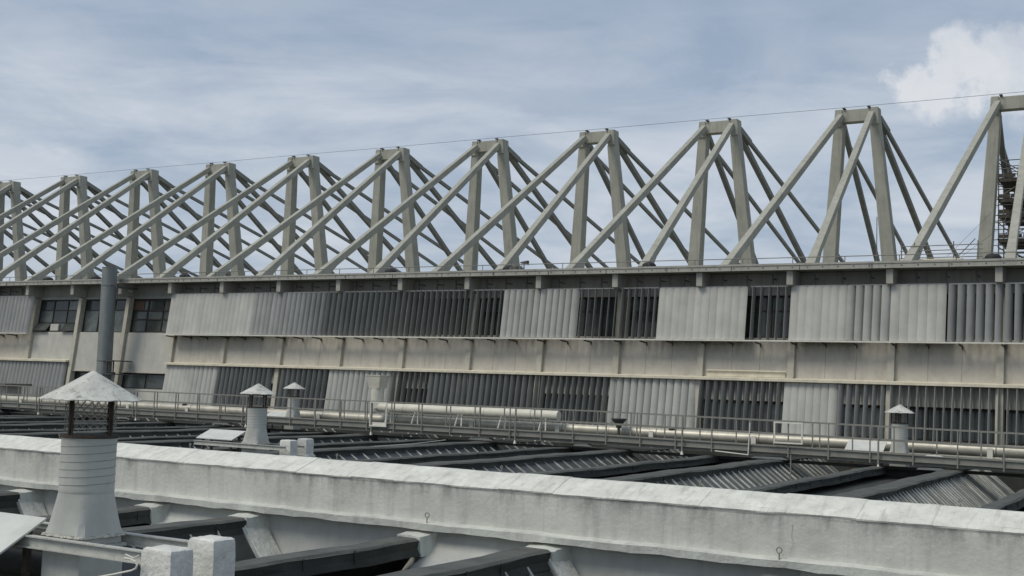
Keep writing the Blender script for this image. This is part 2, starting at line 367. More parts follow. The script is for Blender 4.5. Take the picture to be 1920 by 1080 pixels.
for a, b in zip(KS, KS[1:]):
    xa, xb = BX[a]+.272, BX[b]-.002
    left = a in (-11, -10, -9)
    if not left:
        n = 3
        for i in range(n):
            p0 = xa+(xb-xa)*i/n+(.006 if i else 0); p1 = xa+(xb-xa)*(i+1)/n-(.006 if i < n-1 else 0)
            part('wall_panel', slab(p0, p1, .52, 2.2, 0, .4), 'beige', bld)
        part('joint_backing', slab(xa, xb, .52, 2.2, .03, .12), 'soffit', bld)
        part('lintel', slab(xa, xb, -.42, .5, .05, .5), 'soffit', bld)
        part('lintel', slab(xa, xb, 4.0, 4.2, .1, .5), 'soffit', bld)
        part('plinth', slab(xa, xb, -2.3, -1.72, .0, .5), 'greypanel', bld)
        window(xa, xb, 2.205, 4.0, 4, [3.35, 2.95] if a % 2 else [3.35], 'glass', off=.3)
        window(xa, xb, -1.715, -.425, 3, [], 'glass', off=.3, bar=.07)
    else:
        part('wall_panel', slab(xa, xb, -.04 if a > -11 else .5, 2.18, 0, .4), 'greypanel', bld)
        part('lintel', slab(xa, xb, 4.14, 4.2, .1, .5), 'soffit', bld)
        if a > -11:
            part('window_head', slab(xa-.0, xb, -.11, -.042, -.05, .4), 'column', bld)
            part('plinth', slab(xa, xb, -2.3, -1.0, .0, .5), 'greypanel', bld)
window(BX[-11]+.272, BX[-10]-.02, 2.185, 4.14, 3, [2.75, 3.5], ['glass', 'glass2', 'glass'], awn=True, off=.22)
window(BX[-10]+.272, BX[-9]-.02, 2.185, 4.14, 3, [3.5], ['glass2', 'glass'], off=.22)
window(BX[-9]+.272, BX[-8]-.02, 2.185, 4.14, 3, [2.95, 3.45], ['glass2', 'glass', 'glass2', 'glass'], off=.22, bar=.08)
window(BX[-10]+.272, BX[-9]-.02, -.995, -.115, 2, [], ['glass', 'glass2'], off=.22)
window(BX[-9]+.272, BX[-8]-.02, -.995, -.115, 2, [], ['glass2', 'glass'], off=.22)
part('window_blind', slab(BX[-9]+.33, BX[-9]+1.15, 3.5, 4.0, .18, .2), 'orange', bld, label='faded brown blind behind the window')
part('window_blind', slab(BX[-8]-.9, BX[-8]-.15, 3.5, 4.0, .18, .2), 'orange', bld, label='faded orange cloth behind the window')
part('air_conditioner', slab(BX[-11]+1.55, BX[-11]+2.25, 2.26, 2.66, .08, .2), 'greypanel', bld)
# ledges and louvre rails
for xa, xb in ((X0, -58.35), (-50.35, X1)):
    f = MB().prof([(48.16, .40), (48.16, .50), (48.62, .56), (48.62, .40)], xa, xb, 1); part('ledge', f, 'ledge', bld)
    xs = X0 if xa == X0 else -50.25; xe = -61.75 if xa == X0 else X1
    part('louvre_rail', MB().box(xs, xe, 47.95, 48.16, 2.02, 2.075), 'rail', bld)
hk = MB().bar((0, -.42, 0), (0, .32, -.05), .05, .06); hk.bar((0, .24, -.05), (0, .32, -.16), .035, .04); hkm = mesh('rail_hook', hk, 'hook')
for a, b in zip(KS, KS[1:]):
    if a in (-11, -10, -9): continue
    for t in (.07, .38, .69): inst('rail_hook', hkm, bld, (BX[a]+(BX[b]-BX[a])*t, 48.40, 1.985))
# horizontal pipe low on one panel
part('conduit', MB().tube((-19.0+.3, 48.5, .80), (-15.25, 48.5, .80), .035).box(-18.7, -15.3, 48.54, 48.57, .56, .74), 'ledge', bld, smooth=True)
# louvres
def blade_mesh(Lz, m):
    b = MB(); w = .345; n = 6; ring = []
    for s in (0, 1):
        for i in range(n+1):
            u = -1+2*i/n; y = -.035*(1-u*u)+s*.014
            ring.append((u*w/2, y))
        if s == 0: first = ring; ring = []
    loop = first+ring[::-1]
    b.loft([[(x, y, 0) for x, y in loop], [(x, y, Lz) for x, y in loop]])
    return mesh('louvre_blade', b, m, smooth=True)
def screen(xa, xb, zb, zt, yb, yt, ang0, ang1, m, stuff=False):
    Lz = math.hypot(zt-zb, yt-yb); tilt = -math.atan2(yt-yb, zt-zb)
    n = max(2, round((xb-xa)/.327)); pitch = (xb-xa)/n
    fr = MB(); fr.box(xa+.02, xb-.02, yb+.0, yb+.05, zb-.03, zb-.004); tr = MB().box(xa+.02, xb-.02, yt-.02, yt+.06, zt+.004, zt+.05)
    sc = part('louvre_screen', fr, 'blademid', bld); part('top_rail', tr, 'blademid', sc)
    me = blade_mesh(Lz, m); big = MB()
    for i in range(n):
        t = (i+.5)/n; a = ang0+(ang1-ang0)*t+random.uniform(-3, 3)
        q = Quaternion((1, 0, 0), tilt) @ Quaternion((0, 0, 1), R(a))
        p = Vector((xa+pitch*(i+.5), yb, zb))
        if stuff:
            big.add([tuple(q @ Vector(v.co)+p) for v in me.vertices], [tuple(f.vertices) for f in me.polygons])
        else: inst('louvre_blade', me, sc, p, q)
    if stuff: part('louvre_blades', big, m, sc, smooth=True, stuff=True)
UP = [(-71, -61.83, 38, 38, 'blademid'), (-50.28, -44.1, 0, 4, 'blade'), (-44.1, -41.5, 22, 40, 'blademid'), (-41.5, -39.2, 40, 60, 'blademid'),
      (-39.2, -34.2, 62, 80, 'blade_shaded'), (-34.2, -28.7, 84, 100, 'blade_shaded'), (-28.7, -24.8, 32, 38, 'blade'), (-24.8, -22.8, 105, 112, 'blade_shaded'), (-22.75, -20.92, 84, 100, 'blade_shaded'),
      (-20.89, -16.92, 0, 0, 'blade'), (-16.8, -15.07, 88, 95, 'blade_shaded'), (-15.05, -12.75, 0, 4, 'blade'), (-12.75, -11.06, 30, 34, 'blade'),
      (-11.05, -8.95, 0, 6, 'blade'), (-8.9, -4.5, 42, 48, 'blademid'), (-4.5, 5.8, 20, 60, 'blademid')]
LO = [(-71, -58.5, 36, 36, 'blademid'), (-50.3, -48.4, 4, 10, 'blade'), (-48.4, -46.4, 22, 30, 'blade'), (-46.4, -42.6, 62, 74, 'blade_shaded'),
      (-41.95, -38.85, 62, 76, 'blade_shaded'), (-38.8, -34.9, 30, 40, 'blade'), (-34.9, -32.7, 85, 100, 'blade_shaded'), (-32.7, -26.6, 60, 72, 'blade_shaded'),
      (-26.6, -23.15, 84, 74, 'blade_shaded'), (-23.1, -19.05, 34, 24, 'blade'), (-19.0, -15.3, 72, 78, 'blade_shaded'), (-15.25, -13.1, 4, 16, 'blade'),
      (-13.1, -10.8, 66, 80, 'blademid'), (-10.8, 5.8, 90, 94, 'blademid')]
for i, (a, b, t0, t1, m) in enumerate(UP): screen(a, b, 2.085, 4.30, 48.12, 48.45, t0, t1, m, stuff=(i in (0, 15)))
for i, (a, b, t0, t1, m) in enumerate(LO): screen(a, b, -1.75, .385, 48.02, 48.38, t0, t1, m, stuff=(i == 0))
# the roof edge guard rail
gr = thing('roof_edge_railing', 'thin low guard rail running along the top edge of the factory roof', 'railing', (-30, 48.7, 5.22))
part('handrail', MB().tube((X0, 48.7, 5.53), (X1, 48.7, 5.53), .018), 'steel', gr)
pm = mesh('post', MB().tube((0, 0, 0), (0, 0, .37), .018, 6), 'steel')
x = X0
while x < X1: inst('post', pm, gr, (x, 48.7, 5.165)); x += 2.15

# ------------------------------------------------------------------ roof trusses
XP = {-1: -95.9, 0: -87.9, 1: -79.76, 2: -71.71, 3: -63.74, 4: -55.84, 5: -48.07, 6: -40.34, 7: -32.54, 8: -24.74, 9: -16.81, 10: -8.76, 11: -.8}
XB = lambda k: BX[k]+.17 if k in BX else -71.2+.17+(k+13)*3.95+1.0
YP, H, HW, ZR = 65.56, 15.5, 1.22, 5.16
ordw = ['first', 'second', 'third', 'fourth', 'fifth', 'sixth', 'seventh', 'eighth', 'ninth', 'tenth', 'eleventh', 'twelfth']
def truss(k):
    xp = XP[k]; n = 10-k
    if k == 11: lab = 'concrete truss frame beyond the right edge of the roof row'
    elif n == 0: lab = 'nearest and tallest concrete roof truss, with scaffolding behind its leg, at the right edge'
    elif n == 1: lab = 'concrete roof truss frame directly left of the one with scaffolding'
    elif n > 10: lab = 'farthest concrete roof truss frame, cut by the left edge' if k == 0 else 'concrete roof truss frame beyond the left edge of the photo'
    else: lab = 'concrete roof truss frame with paired legs and slanting struts, %s counted from the right' % ordw[n]
    t = thing('roof_truss', lab, 'roof truss', (xp, YP, ZR), 'concrete truss frames standing on the factory roof')
    c = MB().box(xp-HW+.32, xp+HW-.32, YP-.30, YP+.30, H-.72, H-.03)
    part('cap_beam', c, 'truss', t, bevel=.03)
    for s in (-1, 1):
        x = xp+s*HW
        hd = MB().add([(x-s*.45, YP-.36, H-.95), (x, YP-.36, H-.95), (x, YP+.42, H-1.05), (x-s*.45, YP+.42, H-1.05), (x-s*.45, YP-.36, H), (x-s*.06, YP-.36, H), (x-s*.06, YP+.36, H), (x-s*.45, YP+.36, H)],
                      [(0, 3, 2, 1), (4, 5, 6, 7), (0, 1, 5, 4), (1, 2, 6, 5), (2, 3, 7, 6), (3, 0, 4, 7)])
        part('leg_head', hd, 'truss', t, bevel=.03)
        part('leg', MB().bar((x-s*.25, YP, H-.9), (xp+s*1.78, YP+.85, ZR), .54, .58, .74, .76, up=(0, 1, 0)), 'truss', t, bevel=.03)
        kb = (k-9)*2+(0 if s < 0 else 1)
        xb = BX[kb]+.15 if kb in BX else xp+s*1.96-.25
        a = Vector((x-s*.40, YP-.33, H-.38)); b = Vector((xb, 50.75, ZR-.05)); q = a.lerp(b, .88)
        st = MB(); st.bar(a, q, .36, .40); 
        st2 = MB().bar(a, q, .36, .40); d = (b-a).normalized()
        r = MB(); X = d.cross(Vector((0, 0, 1))).normalized(); U = X.cross(d)
        def ring(c, w, h, dn=0): return [c-X*w/2-U*(h/2+dn), c+X*w/2-U*(h/2+dn), c+X*w/2+U*h/2, c-X*w/2+U*h/2]
        r.loft([ring(a, .30, .33), ring(q, .335, .37), ring(b, .44, .44, .35)])
        part('front_strut', r, 'truss', t, bevel=.02)
        part('rear_strut', MB().bar((x-s*.30, YP+.35, H-.55), (xp+s*2.0, YP+17, ZR), .27, .29), 'truss_shaded', t)
        part('rear_tie', MB().bar((x-s*.12, YP+.3, H-.5), (x+s*.05, YP+1.6, H-1.05), .22, .30).bar((x, YP+1.3, H-.92), (xp+s*1.9, YP+37, ZR), .19, .21), 'truss_shaded', t)
        part('cap_clip', MB().box(x-s*.55-.07, x-s*.55+.07, YP-.42, YP-.1, H+.002, H+.06).tube((x-s*.55, YP-.2, H), (x-s*.55, YP-.2, H+.14), .02, 5), 'hook', t)
for k in range(-1, 12): truss(k)
cb = MB().path([(XP[k], YP-.2, H+.12+(.0 if k % 2 else .02)) for k in range(-1, 12)], .011, 5)
tag(part('lightning_cable', cb, 'cable'), 'thin cable strung along the tops of the roof trusses', 'cable')

# small things along the roof edge
def roof_vent(x, lab, s=.62):
    t = thing('roof_dome', lab, 'rooflight', (x, 49.9, 5.16))
    part('kerb', MB().box(x-.5*s, x+.5*s, 49.4, 50.4, 5.16, 5.4), 'black', t)
    part('dome', MB().lathe([(.52*s, 5.4), (.5*s, 5.5), (.38*s, 5.58), (.2*s, 5.62), (.02, 5.63)], (x, 49.9, 0), 16), 'black', t, smooth=True)
for x, lab in ((-62.5, 'dark dome rooflight on the roof edge at the far left'), (-58.2, 'dark dome rooflight just left of the tall grey flue'), (-50.85, 'dark dome rooflight on the roof edge above the left end of the closed louvres'),
               (-36.4, 'dark dome rooflight on the roof edge, middle one of the row'), (-29.4, 'dark dome rooflight beside the small floodlight'), (-22.08, 'dark dome rooflight above the flat closed louvre screen'),
               (-7.5, 'dark dome rooflight at the foot of the nearest truss leg')):
    roof_vent(x, lab)
t = thing('floodlight', 'small dark floodlight on a short post at the roof edge', 'floodlight', (-28.0, 48.9, 5.16))
part('post', MB().tube((-28, 48.9, 5.16), (-28, 48.9, 5.62), .025), 'hook', t)
part('lamp_head', MB().hexa([(-28.16, 48.78, 5.6), (-27.8, 48.78, 5.52), (-27.8, 49.0, 5.52), (-28.16, 49.0, 5.6)], [(-28.14, 48.8, 5.66), (-27.78, 48.8, 5.72), (-27.78, 49.0, 5.72), (-28.14, 49.0, 5.66)]), 'hook', t)
part('junction_box', MB().box(-28.75, -28.35, 48.8, 49.0, 5.3, 5.45), 'greydeck', t)
# antenna post
tag(part('antenna_mast', MB().tube((-13.2, 55, 5.16), (-13.2, 55, 8.0), .02, 6).tube((-13.2, 55, 5.16), (-13.2, 55, 6.6), .035, 6), 'steel'), 'thin upright mast between two roof trusses near the right', 'mast')

# scaffolding tower
sc = thing('scaffold_tower', 'scaffold tower with dark decks behind the nearest roof truss', 'scaffolding', (-7, 69.5, ZR))
xs = [-9.95, -8.4, -6.85, -5.3, -3.75]; ys = [68, 69.8, 71.6]; lv = [7.1, 8.4, 9.7, 10.55, 11.65]
for x in xs:
    for y in ys: part('standard', MB().tube((x, y, ZR), (x, y, 13.3), .035, 6), 'steel', sc)
for z in lv:
    f = MB()
    for y in ys:
        for dz in (0, .55, 1.0): f.tube((xs[0]-.3, y, z+dz), (xs[-1]+.3, y, z+dz), .026, 5)
    for x in xs:
        for dz in (0, .9): f.tube((x, ys[0]-.3, z+dz), (x, ys[-1]+.3, z+dz), .026, 5)
    part('ledger', f, 'steel', sc)
    for i, x in enumerate(xs[:-1]):
        part('deck_board', MB().box(x+.02, xs[i+1]-.02, 67.9, 71.5, z-.16, z+.04), 'wood', sc)
    f = MB()
    for x in range(18): f.box(xs[0]+x*.31, xs[0]+x*.31+.24, 67.86, 67.895, z+.06, z+.26)
    part('toe_boards', f, 'wood', sc, stuff=True)
f = MB()
for i, z in enumerate(lv):
    for j in range(4):
        a, b = (xs[j], xs[j+1]) if (i+j) % 2 else (xs[j+1], xs[j])
        for yy in (67.95, 69.8): part('brace', MB().tube((a, yy, z+.1), (b, yy, z+1.1), .024, 5), 'steel', sc)
# trussed underside
f = MB()
for z in (7.1, 9.7):
    for j in range(12):
        x = xs[0]+j*.5; f.tube((x, 67.9, z), (x+.25, 67.9, z-.4), .025, 5); f.tube((x+.25, 67.9, z-.4), (x+.5, 67.9, z), .025, 5)
    f.tube((xs[0]-.4, 67.9, z-.4), (xs[-1], 67.9, z-.4), .03, 5)
part('lattice_girder', f, 'steel', sc)
# scaffold guard rail along the roof
t = thing('scaffold_guard_rail', 'low tube guard rail with plank between the two nearest roof trusses', 'guard rail', (-10, 52, ZR))
for z in (5.75, 6.05, 6.25): part('rail', MB().tube((-11.5, 52, z), (-8.2, 52, z+.02), .02, 6), 'steel', t)
for x in (-11.45, -10.4, -9.35, -8.4): part('post', MB().tube((x, 52, ZR), (x, 52, 6.42), .022, 6), 'steel', t)
part('plank', MB().box(-11.6, -9.0, 51.9, 52.2, 5.63, 5.70), 'ledge', t)
part('brace', MB().tube((-9.35, 52, 5.6), (-8.5, 52, 6.5), .02, 5), 'steel', t); part('brace', MB().tube((-11.4, 52.6, 5.4), (-10.9, 52, 6.4), .02, 5), 'steel', t)
tag(part('guy_wires', MB().tube((-9.6, 52, 5.8), (-9.3, 67, 10.6), .009, 4).tube((-9.0, 52, 5.8), (-9.2, 67, 9.3), .009, 4), 'steel'), 'two thin guy wires rising towards the nearest truss leg', 'wire')

# ------------------------------------------------------------------ tall flue on the facade
fx, fy = -54.08, 47.3
t = thing('flue_pipe', 'tall dark grey ribbed flue pipe standing in front of the facade at the left', 'flue', (fx, fy, -2.3))
pr = []
z = -2.3
while z < 5.72:
    pr += [(.415, z), (.415, z+.07), (.425, z+.085)]; z += .1
pr += [(.43, 5.74), (.40, 5.745), (.40, 5.6)]
part('pipe', MB().lathe(pr, (fx, fy, 0), 28), 'flue', t, smooth=False)
part('clamp_ring', MB().lathe([(.44, 4.74), (.44, 4.80)], (fx, fy, 0), 28), 'flue', t)
part('clamp_ring', MB().lathe([(.44, .50), (.44, .56)], (fx, fy, 0), 28), 'flue', t)
part('clamp_ring', MB().lathe([(.44, -.25), (.44, -.19)], (fx, fy, 0), 28), 'flue', t)
f = MB()
for z in (.52, -.22): f.box(fx+.3, fx+1.0, fy-.35, fy-.28, z-.03, z+.03).box(fx+.45, fx+1.0, fy-.3, fy+1.1, z-.03, z+.03)
f.box(fx+.5, fx+.58, fy-.34, fy-.27, -.22, .52).box(fx+.78, fx+.84, fy-.1, fy-.04, -.22, .52)
part('wall_bracket', f, 'hook', t)
part('wall_bracket', MB().box(fx+.3, fx+.9, fy-.2, fy-.12, 4.74, 4.8).box(fx+.8, fx+.9, fy-.2, fy+1.3, 4.6, 4.72).tube((fx+.9, fy+.5, 4.5), (fx+1.4, fy+.5, 4.42), .03), 'hook', t)

# ------------------------------------------------------------------ pipes in front of the facade
pp = thing('clad_pipe', 'long horizontal aluminium clad pipe running along the foot of the facade', 'pipe', (-30, 43.5, -1.78))
x = -72; i = 0
while x < 5:
    w = 4.1; part('pipe_section', MB().tube((x, 43.5, -1.77), (x+w-.03, 43.5, -1.77+random.uniform(-.006, .006)), .205, 20), 'pipe', pp, smooth=True); x += w
x = -70
bandm = mesh('pipe_band', MB().tube((-.02, 0, 0), (.05, 0, 0), .214, 20), 'pipe')
legm = mesh('pipe_support', MB().box(-.06, .06, -.05, .05, -.54, .0).box(-.09, .09, -.21, -.17, -.5, .12), 'rail')
while x < 5:
    inst('pipe_band', bandm, pp, (x, 43.5, -1.77)); inst('pipe_support', legm, pp, (x+1.9, 43.45, -1.79)); x += 4.1
f = MB()
for x in (-63.2, -53.6, -43.9, -18.2): f.tube((x, 43.38, -1.58), (x+.25, 43.38, -1.52), .05, 8)
part('valves', f, 'hook', pp)
wd = thing('white_duct', 'cream duct lying above the clad pipe, with an upright hooded end at its left', 'duct', (-27, 43, -1.25))
for i, (a, b) in enumerate(((-31.2, -30.3), (-30.3, -29.3), (-29.3, -26.2), (-26.2, -24.0), (-24.0, -22.78))):
    part('duct_section', MB().tube((a, 43, -1.26), (b-.02, 43, -1.26), .205+.006*(i % 2), 22), 'pipew', wd, smooth=True)
part('duct_elbow', MB().tube((-31.22, 43, -1.27), (-31.75, 43, -1.22), .22, 20).tube((-31.75, 43, -1.3), (-31.8, 43, -1.0), .24, 18), 'pipew', wd, smooth=True)
part('duct_riser', MB().lathe([(.28, -1.0), (.28, -.95), (.29, -.44)], (-31.83, 43, 0), 22), 'pipew', wd, smooth=True)
sq = lambda h, z, c=(-31.83, 43): [(c[0]-h, c[1]-h, z), (c[0]+h, c[1]-h, z), (c[0]+h, c[1]+h, z), (c[0]-h, c[1]+h, z)]
part('hood', MB().loft([sq(.27, -.43), sq(.38, .12), sq(.40, .12), sq(.40, .15)]), 'pipew', wd, label='square flared hood with rivets')
f = MB()
for x in (-31.0, -29.6, -27.4, -25.3, -23.4):
    for s in (-1, 1): f.bar((x+s*.08, 42.85, -1.4), (x+s*.22, 42.6, -2.3), .05, .05)
part('duct_trestle', f, 'rail', wd)
t = thing('rain_funnel', 'small black funnel shaped vent behind the walkway railing', 'vent', (-19.5, 43, -2.3))
part('funnel', MB().lathe([(.10, -1.62), (.12, -1.5), (.29, -1.30), (.30, -1.28), (.30, -1.25)], (-20.15, 43, 0), 16), 'hook', t, smooth=True)
part('stem', MB().tube((-20.15, 43, -2.3), (-20.15, 43, -1.6), .06), 'hook', t)
# air handling unit, far left
t = thing('roof_cabinet', 'low grey cabinet with dark flat roof beside the left end of the pipe', 'cabinet', (-60.5, 45, -2.3))
part('cabinet_body', MB().box(-62.0, -58.8, 44.5, 45.6, -2.3, -1.05), 'greypanel', t)
part('louvred_door', MB().box(-60.9, -60.4, 44.46, 44.498, -1.9, -1.12), 'hook', t)
part('cabinet_roof', MB().box(-62.4, -58.3, 44.1, 45.9, -1.05, -.93), 'greydeck', t)

# ------------------------------------------------------------------ walkway with railings
def dz(x):
    if x < -20: return 0
    if x < -8: return -.1*(x+20)/12
    return -.1-.07*(x+8)/8
wk = thing('walkway', 'long steel walkway with tube railings crossing the shed roofs in front of the facade', 'walkway', (-30, 40.6, -2.1))
xs = [-72+2*i for i in range(42)]
def swept(prof):  # prof list of (y,z)
    b = MB(); b.loft([[(x, y, z+dz(x)) for y, z in prof] for x in xs]); return b
part('edge_channel', swept([(40.2, -2.0), (40.2, -1.8), (40.25, -1.8), (40.25, -2.0)]), 'walk', wk)
part('edge_channel', swept([(41.0, -2.0), (41.0, -1.8), (41.05, -1.8), (41.05, -2.0)]), 'walk', wk)
part('toe_flange', swept([(40.15, -1.82), (40.15, -1.795), (40.24, -1.795), (40.24, -1.82)]), 'walk', wk)
part('toe_flange', swept([(40.15, -2.02), (40.15, -2.0), (40.25, -2.0), (40.25, -2.02)]), 'walk', wk)
part('deck_grating', swept([(40.27, -1.97), (40.27, -1.94), (40.98, -1.94), (40.98, -1.97)]), 'walk', wk)
part('bearer', swept([(40.3, -2.13), (40.3, -2.03), (40.36, -2.03), (40.36, -2.13)]), 'walk', wk)
for y in (40.17, 41.07):
    for z, h in ((-.95, .03), (-1.39, .036)):
        part('handrail' if z > -1 else 'midrail', swept([(y-.018, z-h/2), (y-.018, z+h/2), (y+.018, z+h/2), (y+.018, z-h/2)]), 'walk', wk)
pn = mesh('post', MB().box(-.02, .02, -.04, -.005, -1.18, .0), 'walk')
pf = mesh('post', MB().box(-.02, .02, .005, .04, -1.05, .0), 'walk')
lg = mesh('support_leg', MB().box(-.025, .025, -.1, -.05, -1.25, .0), 'walk')
lf = mesh('leg_foot', MB().add([(-.05, -.12, -1.33), (.05, -.12, -1.33), (.05, -.02, -1.33), (-.05, -.02, -1.33), (-.02, -.1, -1.2), (.02, -.1, -1.2), (.02, -.05, -1.2), (-.02, -.05, -1.2)], [(0, 1, 5, 4), (1, 2, 6, 5), (2, 3, 7, 6), (3, 0, 4, 7), (4, 5, 6, 7)]), 'rail')
x = -71.0; i = 0
while x < 6:
    inst('post', pn, wk, (x, 40.17, -.95+dz(x)))
    if i % 5 == 0: inst('leg_foot', lf, inst('support_leg', lg, wk, (x+.28, 40.17, -.97+dz(x))), (x+.28, 40.17, -.97+dz(x)))
    inst('post', pf, wk, (x+.55, 41.07, -.95+dz(x)))
    if i % 5 == 3: inst('post', pf, wk, (x+.8, 41.07, -.95+dz(x)))
    x += 1.36; i += 1
def gate(x0, x1, z0, z1, lab):
    t = thing('railing_frame', lab, 'frame', ((x0+x1)/2, 40.1, z0)); r = .022
    part('frame_tube', MB().box(x0, x0+.05, 40.05, 40.09, z0, z1).box(x1-.05, x1, 40.05, 40.09, z0, z1).box(x0+.05, x1-.05, 40.05, 40.09, z0, z0+.05).box(x0+.05, x1-.05, 40.05, 40.09, z1-.05, z1), 'rail', t)
    return t
gate(-30.0, -29.15, -1.95, -.95, 'pale metal gate frame on the railing under the hooded duct end').name = 'railing_gate'
g2 = gate(-13.0, -12.0, -1.75, -1.02, 'pale rectangular frame fixed to the railing right of centre'); g2.name = 'railing_gate'
part('kick_plate', MB().box(-29.95, -29.2, 40.10, 40.12, -1.95, -1.78), 'rail', wk)
tag(part('bent_tube', MB().path([(-15.1, 40.1, -2.13), (-13.9, 40.1, -2.20), (-13.85, 40.1, -1.1)], .022, 6), 'rail'), 'pale bent tube hanging under the walkway edge right of centre', 'tube')
for i, (x, w, lab) in enumerate(((-62.4, .8, 'far left'), (-45.2, .9, 'behind the second chimney cap'), (-39.0, 1.1, 'left of the two small white blocks'), (-25.4, 1.1, 'at centre'), (-20.8, .8, 'right of centre'), (-13.9, 1.3, 'below the pale rail frame'), (-8.4, 1.0, 'under the right end'))):
    tag(part('white_packing', MB().hexa([(x, 40.4, -2.26+dz(x)), (x+w, 40.4, -2.26+dz(x)), (x+w, 40.7, -2.26+dz(x)), (x, 40.7, -2.26+dz(x))], [(x+.1, 40.4, -2.20+dz(x)), (x+w-.2, 40.4, -2.18+dz(x)), (x+w-.2, 40.7, -2.16+dz(x)), (x+.1, 40.7, -2.2+dz(x))]), 'whitebits'),
        'white flashing scrap under the walkway edge, '+lab, 'flashing', 'white scraps under the walkway')
tag(part('white_bundle', MB().lathe([(.02, -1.86), (.14, -1.84), (.16, -1.76), (.1, -1.7), (.02, -1.69)], (0, 0, 0), 14), 'whitebits', smooth=True), 'small white wrapped bundle lying on the walkway right of the right chimney', 'bundle')
o = bpy.data.objects['white_bundle']; o.scale = (2.2, 1, .75); o.location = (-7.9, 40.7, -.62)

# ------------------------------------------------------------------ shed roofs
def ridge(name, x0, x1, y0, y1, zt, h, seed, par, drop=.0):
    def j(y, i): return (nz(y*.8, seed+i)*.018, nz(y*.6, seed)*.022)
    n = max(4, int((y1-y0)/.6))
    top = MB().profy([(x0, zt-.02), (x0+.03, zt), (x1-.05, zt-.005), (x1, zt-.04), (x1, zt-.05), (x0, zt-.05)], y0, y1, n, j)
    o = part(name, top, 'bitumentop', par, smooth=False)
    side = MB().profy([(x0+.02, zt-.052), (x1-.0, zt-.052), (x1-.01, zt-h*.6), (x1+.03, zt-h), (x0+.02, zt-h)], y0, y1-.001, n, j)
    o2 = part('felt_side', side, 'bitumen', par)
    y = y0+.9*((seed*.37) % 1)+.2
    return o
seamm = None
def felt_joints(x1, y0, y1, zt, h, par, step):
    f = MB(); y = y0+step*.5
    while y < y1: f.box(x1-.01, x1+.012, y-.012, y+.012, zt-h, zt-.05); y += step*random.uniform(.7, 1.6)
    part('felt_joints', f, 'bitumen', par, stuff=True)
def shed(xr0, xr1, xl0, xl1, y0, y1, zt, h, slope, pitch, seed, label, kind='pane', build=True, strip=False):
    t = thing('shed_skylight', label, 'skylight', ((xr1+xl0)/2, (y0+y1)/2, zt-2), 'valley skylights between the felt ridges')
    ridge('ridge_beam', xr0, xr1, y0, y1, zt, h, seed, t); ridge('ridge_beam', xl0, xl1, y0, y1, zt-.02, h, seed+2, t)
    felt_joints(xr1, y0, y1, zt, h, t, 1.4 if zt > -2.4 else 1.25); felt_joints(xl1, y0, y1, zt, h, t, 1.3)
    w = (xl0-xr1)*.52; zb0 = zt-h+.03; zb1 = zb0-w*slope
    a0 = xr1-.12; a1 = xr1+w
    z0 = zb0+.12*slope
    ye = 15.85 if strip else y1+4.5
    ys_ = 16.3 if strip else y1+4.5
    n = int((ye-y0)/pitch); d = Vector((a1-a0, 0, zb1-z0)); ln = d.length; q = Quaternion((0, 1, 0), math.atan2(-d.z, d.x))
    pm_ = mesh('glazing_pane' if kind == 'pane' else 'roof_sheet', MB().box(0, ln, -pitch/2+.01, pitch/2-.01, -.01, .0), 'pane' if kind == 'pane' else 'sheet')
    bw = .022 if kind == 'pane' else .03
    bm_ = mesh('glazing_bar' if kind == 'pane' else 'sheet_rib', MB().box(0, ln, -bw, bw, -.02, .035), 'bar')
    big = [MB(), MB()]
    for i in range(n+1):
        y = ye-pitch*i
        if y < y0: break
        if build:
            if y-pitch/2 > y0: inst(pm_.name.split('.')[0], pm_, t, (a0, y-pitch/2, z0+random.uniform(-.008, .008)), q)
            inst(bm_.name.split('.')[0], bm_, t, (a0, y, z0), q)
        else:
            for mb_, src, yy in ((big[0], pm_, y-pitch/2), (big[1], bm_, y)):
                mb_.add([tuple(q @ Vector(v.co)+Vector((a0, yy, z0))) for v in src.vertices], [tuple(f.vertices) for f in src.polygons])
    if not build:
        part('glazing_panes', big[0], 'pane', t, stuff=True); part('glazing_bars', big[1], 'bar', t, stuff=True)
    # far slope and valley
    part('felt_slope', MB().profy([(a1-.02, zb1), (a1+.05, zb1-.02), (xl0+.03, zt-h+.0), (xl0+.03, zt-h-.08), (a1, zb1-.1)], y0, ys_, 1), 'bitumen', t)
    if not strip: part('end_kerb', MB().box(xr1, xl0, ys_-.02, ys_+.15, zb1-.1, zt-.14), 'bitumen' if y1 > 20 else 'membrane', t)
    if strip:
        part('membrane_strip', MB().hexa([(a0+.05, ye+.02, z0-.02), (a1, ye+.02, zb1-.02), (a1, 16.36, zb1-.02), (a0+.05, 16.36, z0-.02)], [(a0+.05, ye+.02, z0+.04), (a1, ye+.02, zb1+.04), (a1, 16.36, zb1+.10), (a0+.05, 16.36, z0+.10)]), 'membrane2', t, bevel=.01)
    return t
RZ = -2.3
names = ['felt ridges with ribbed sheeting beyond the right edge of the photo', 'widest ribbed valley between felt ridges, above the parapet at the right edge', 'ribbed valley left of the chimney on the right, with a thin post in it',
         'glazed valley between felt ridges under the middle of the walkway', 'glazed valley between felt ridges below the cream duct', 'glazed valley with white clips, right of the two small blocks',
         'low glazed valley passing behind the two small blocks', 'low felt ridges behind the tilted board and second chimney', 'low felt ridges seen between the big chimney and the tilted board',
         'low felt ridges behind the posts of the big chimney cap', 'low felt ridges left of the big chimney cap', 'farthest felt ridges at the left edge under the walkway']
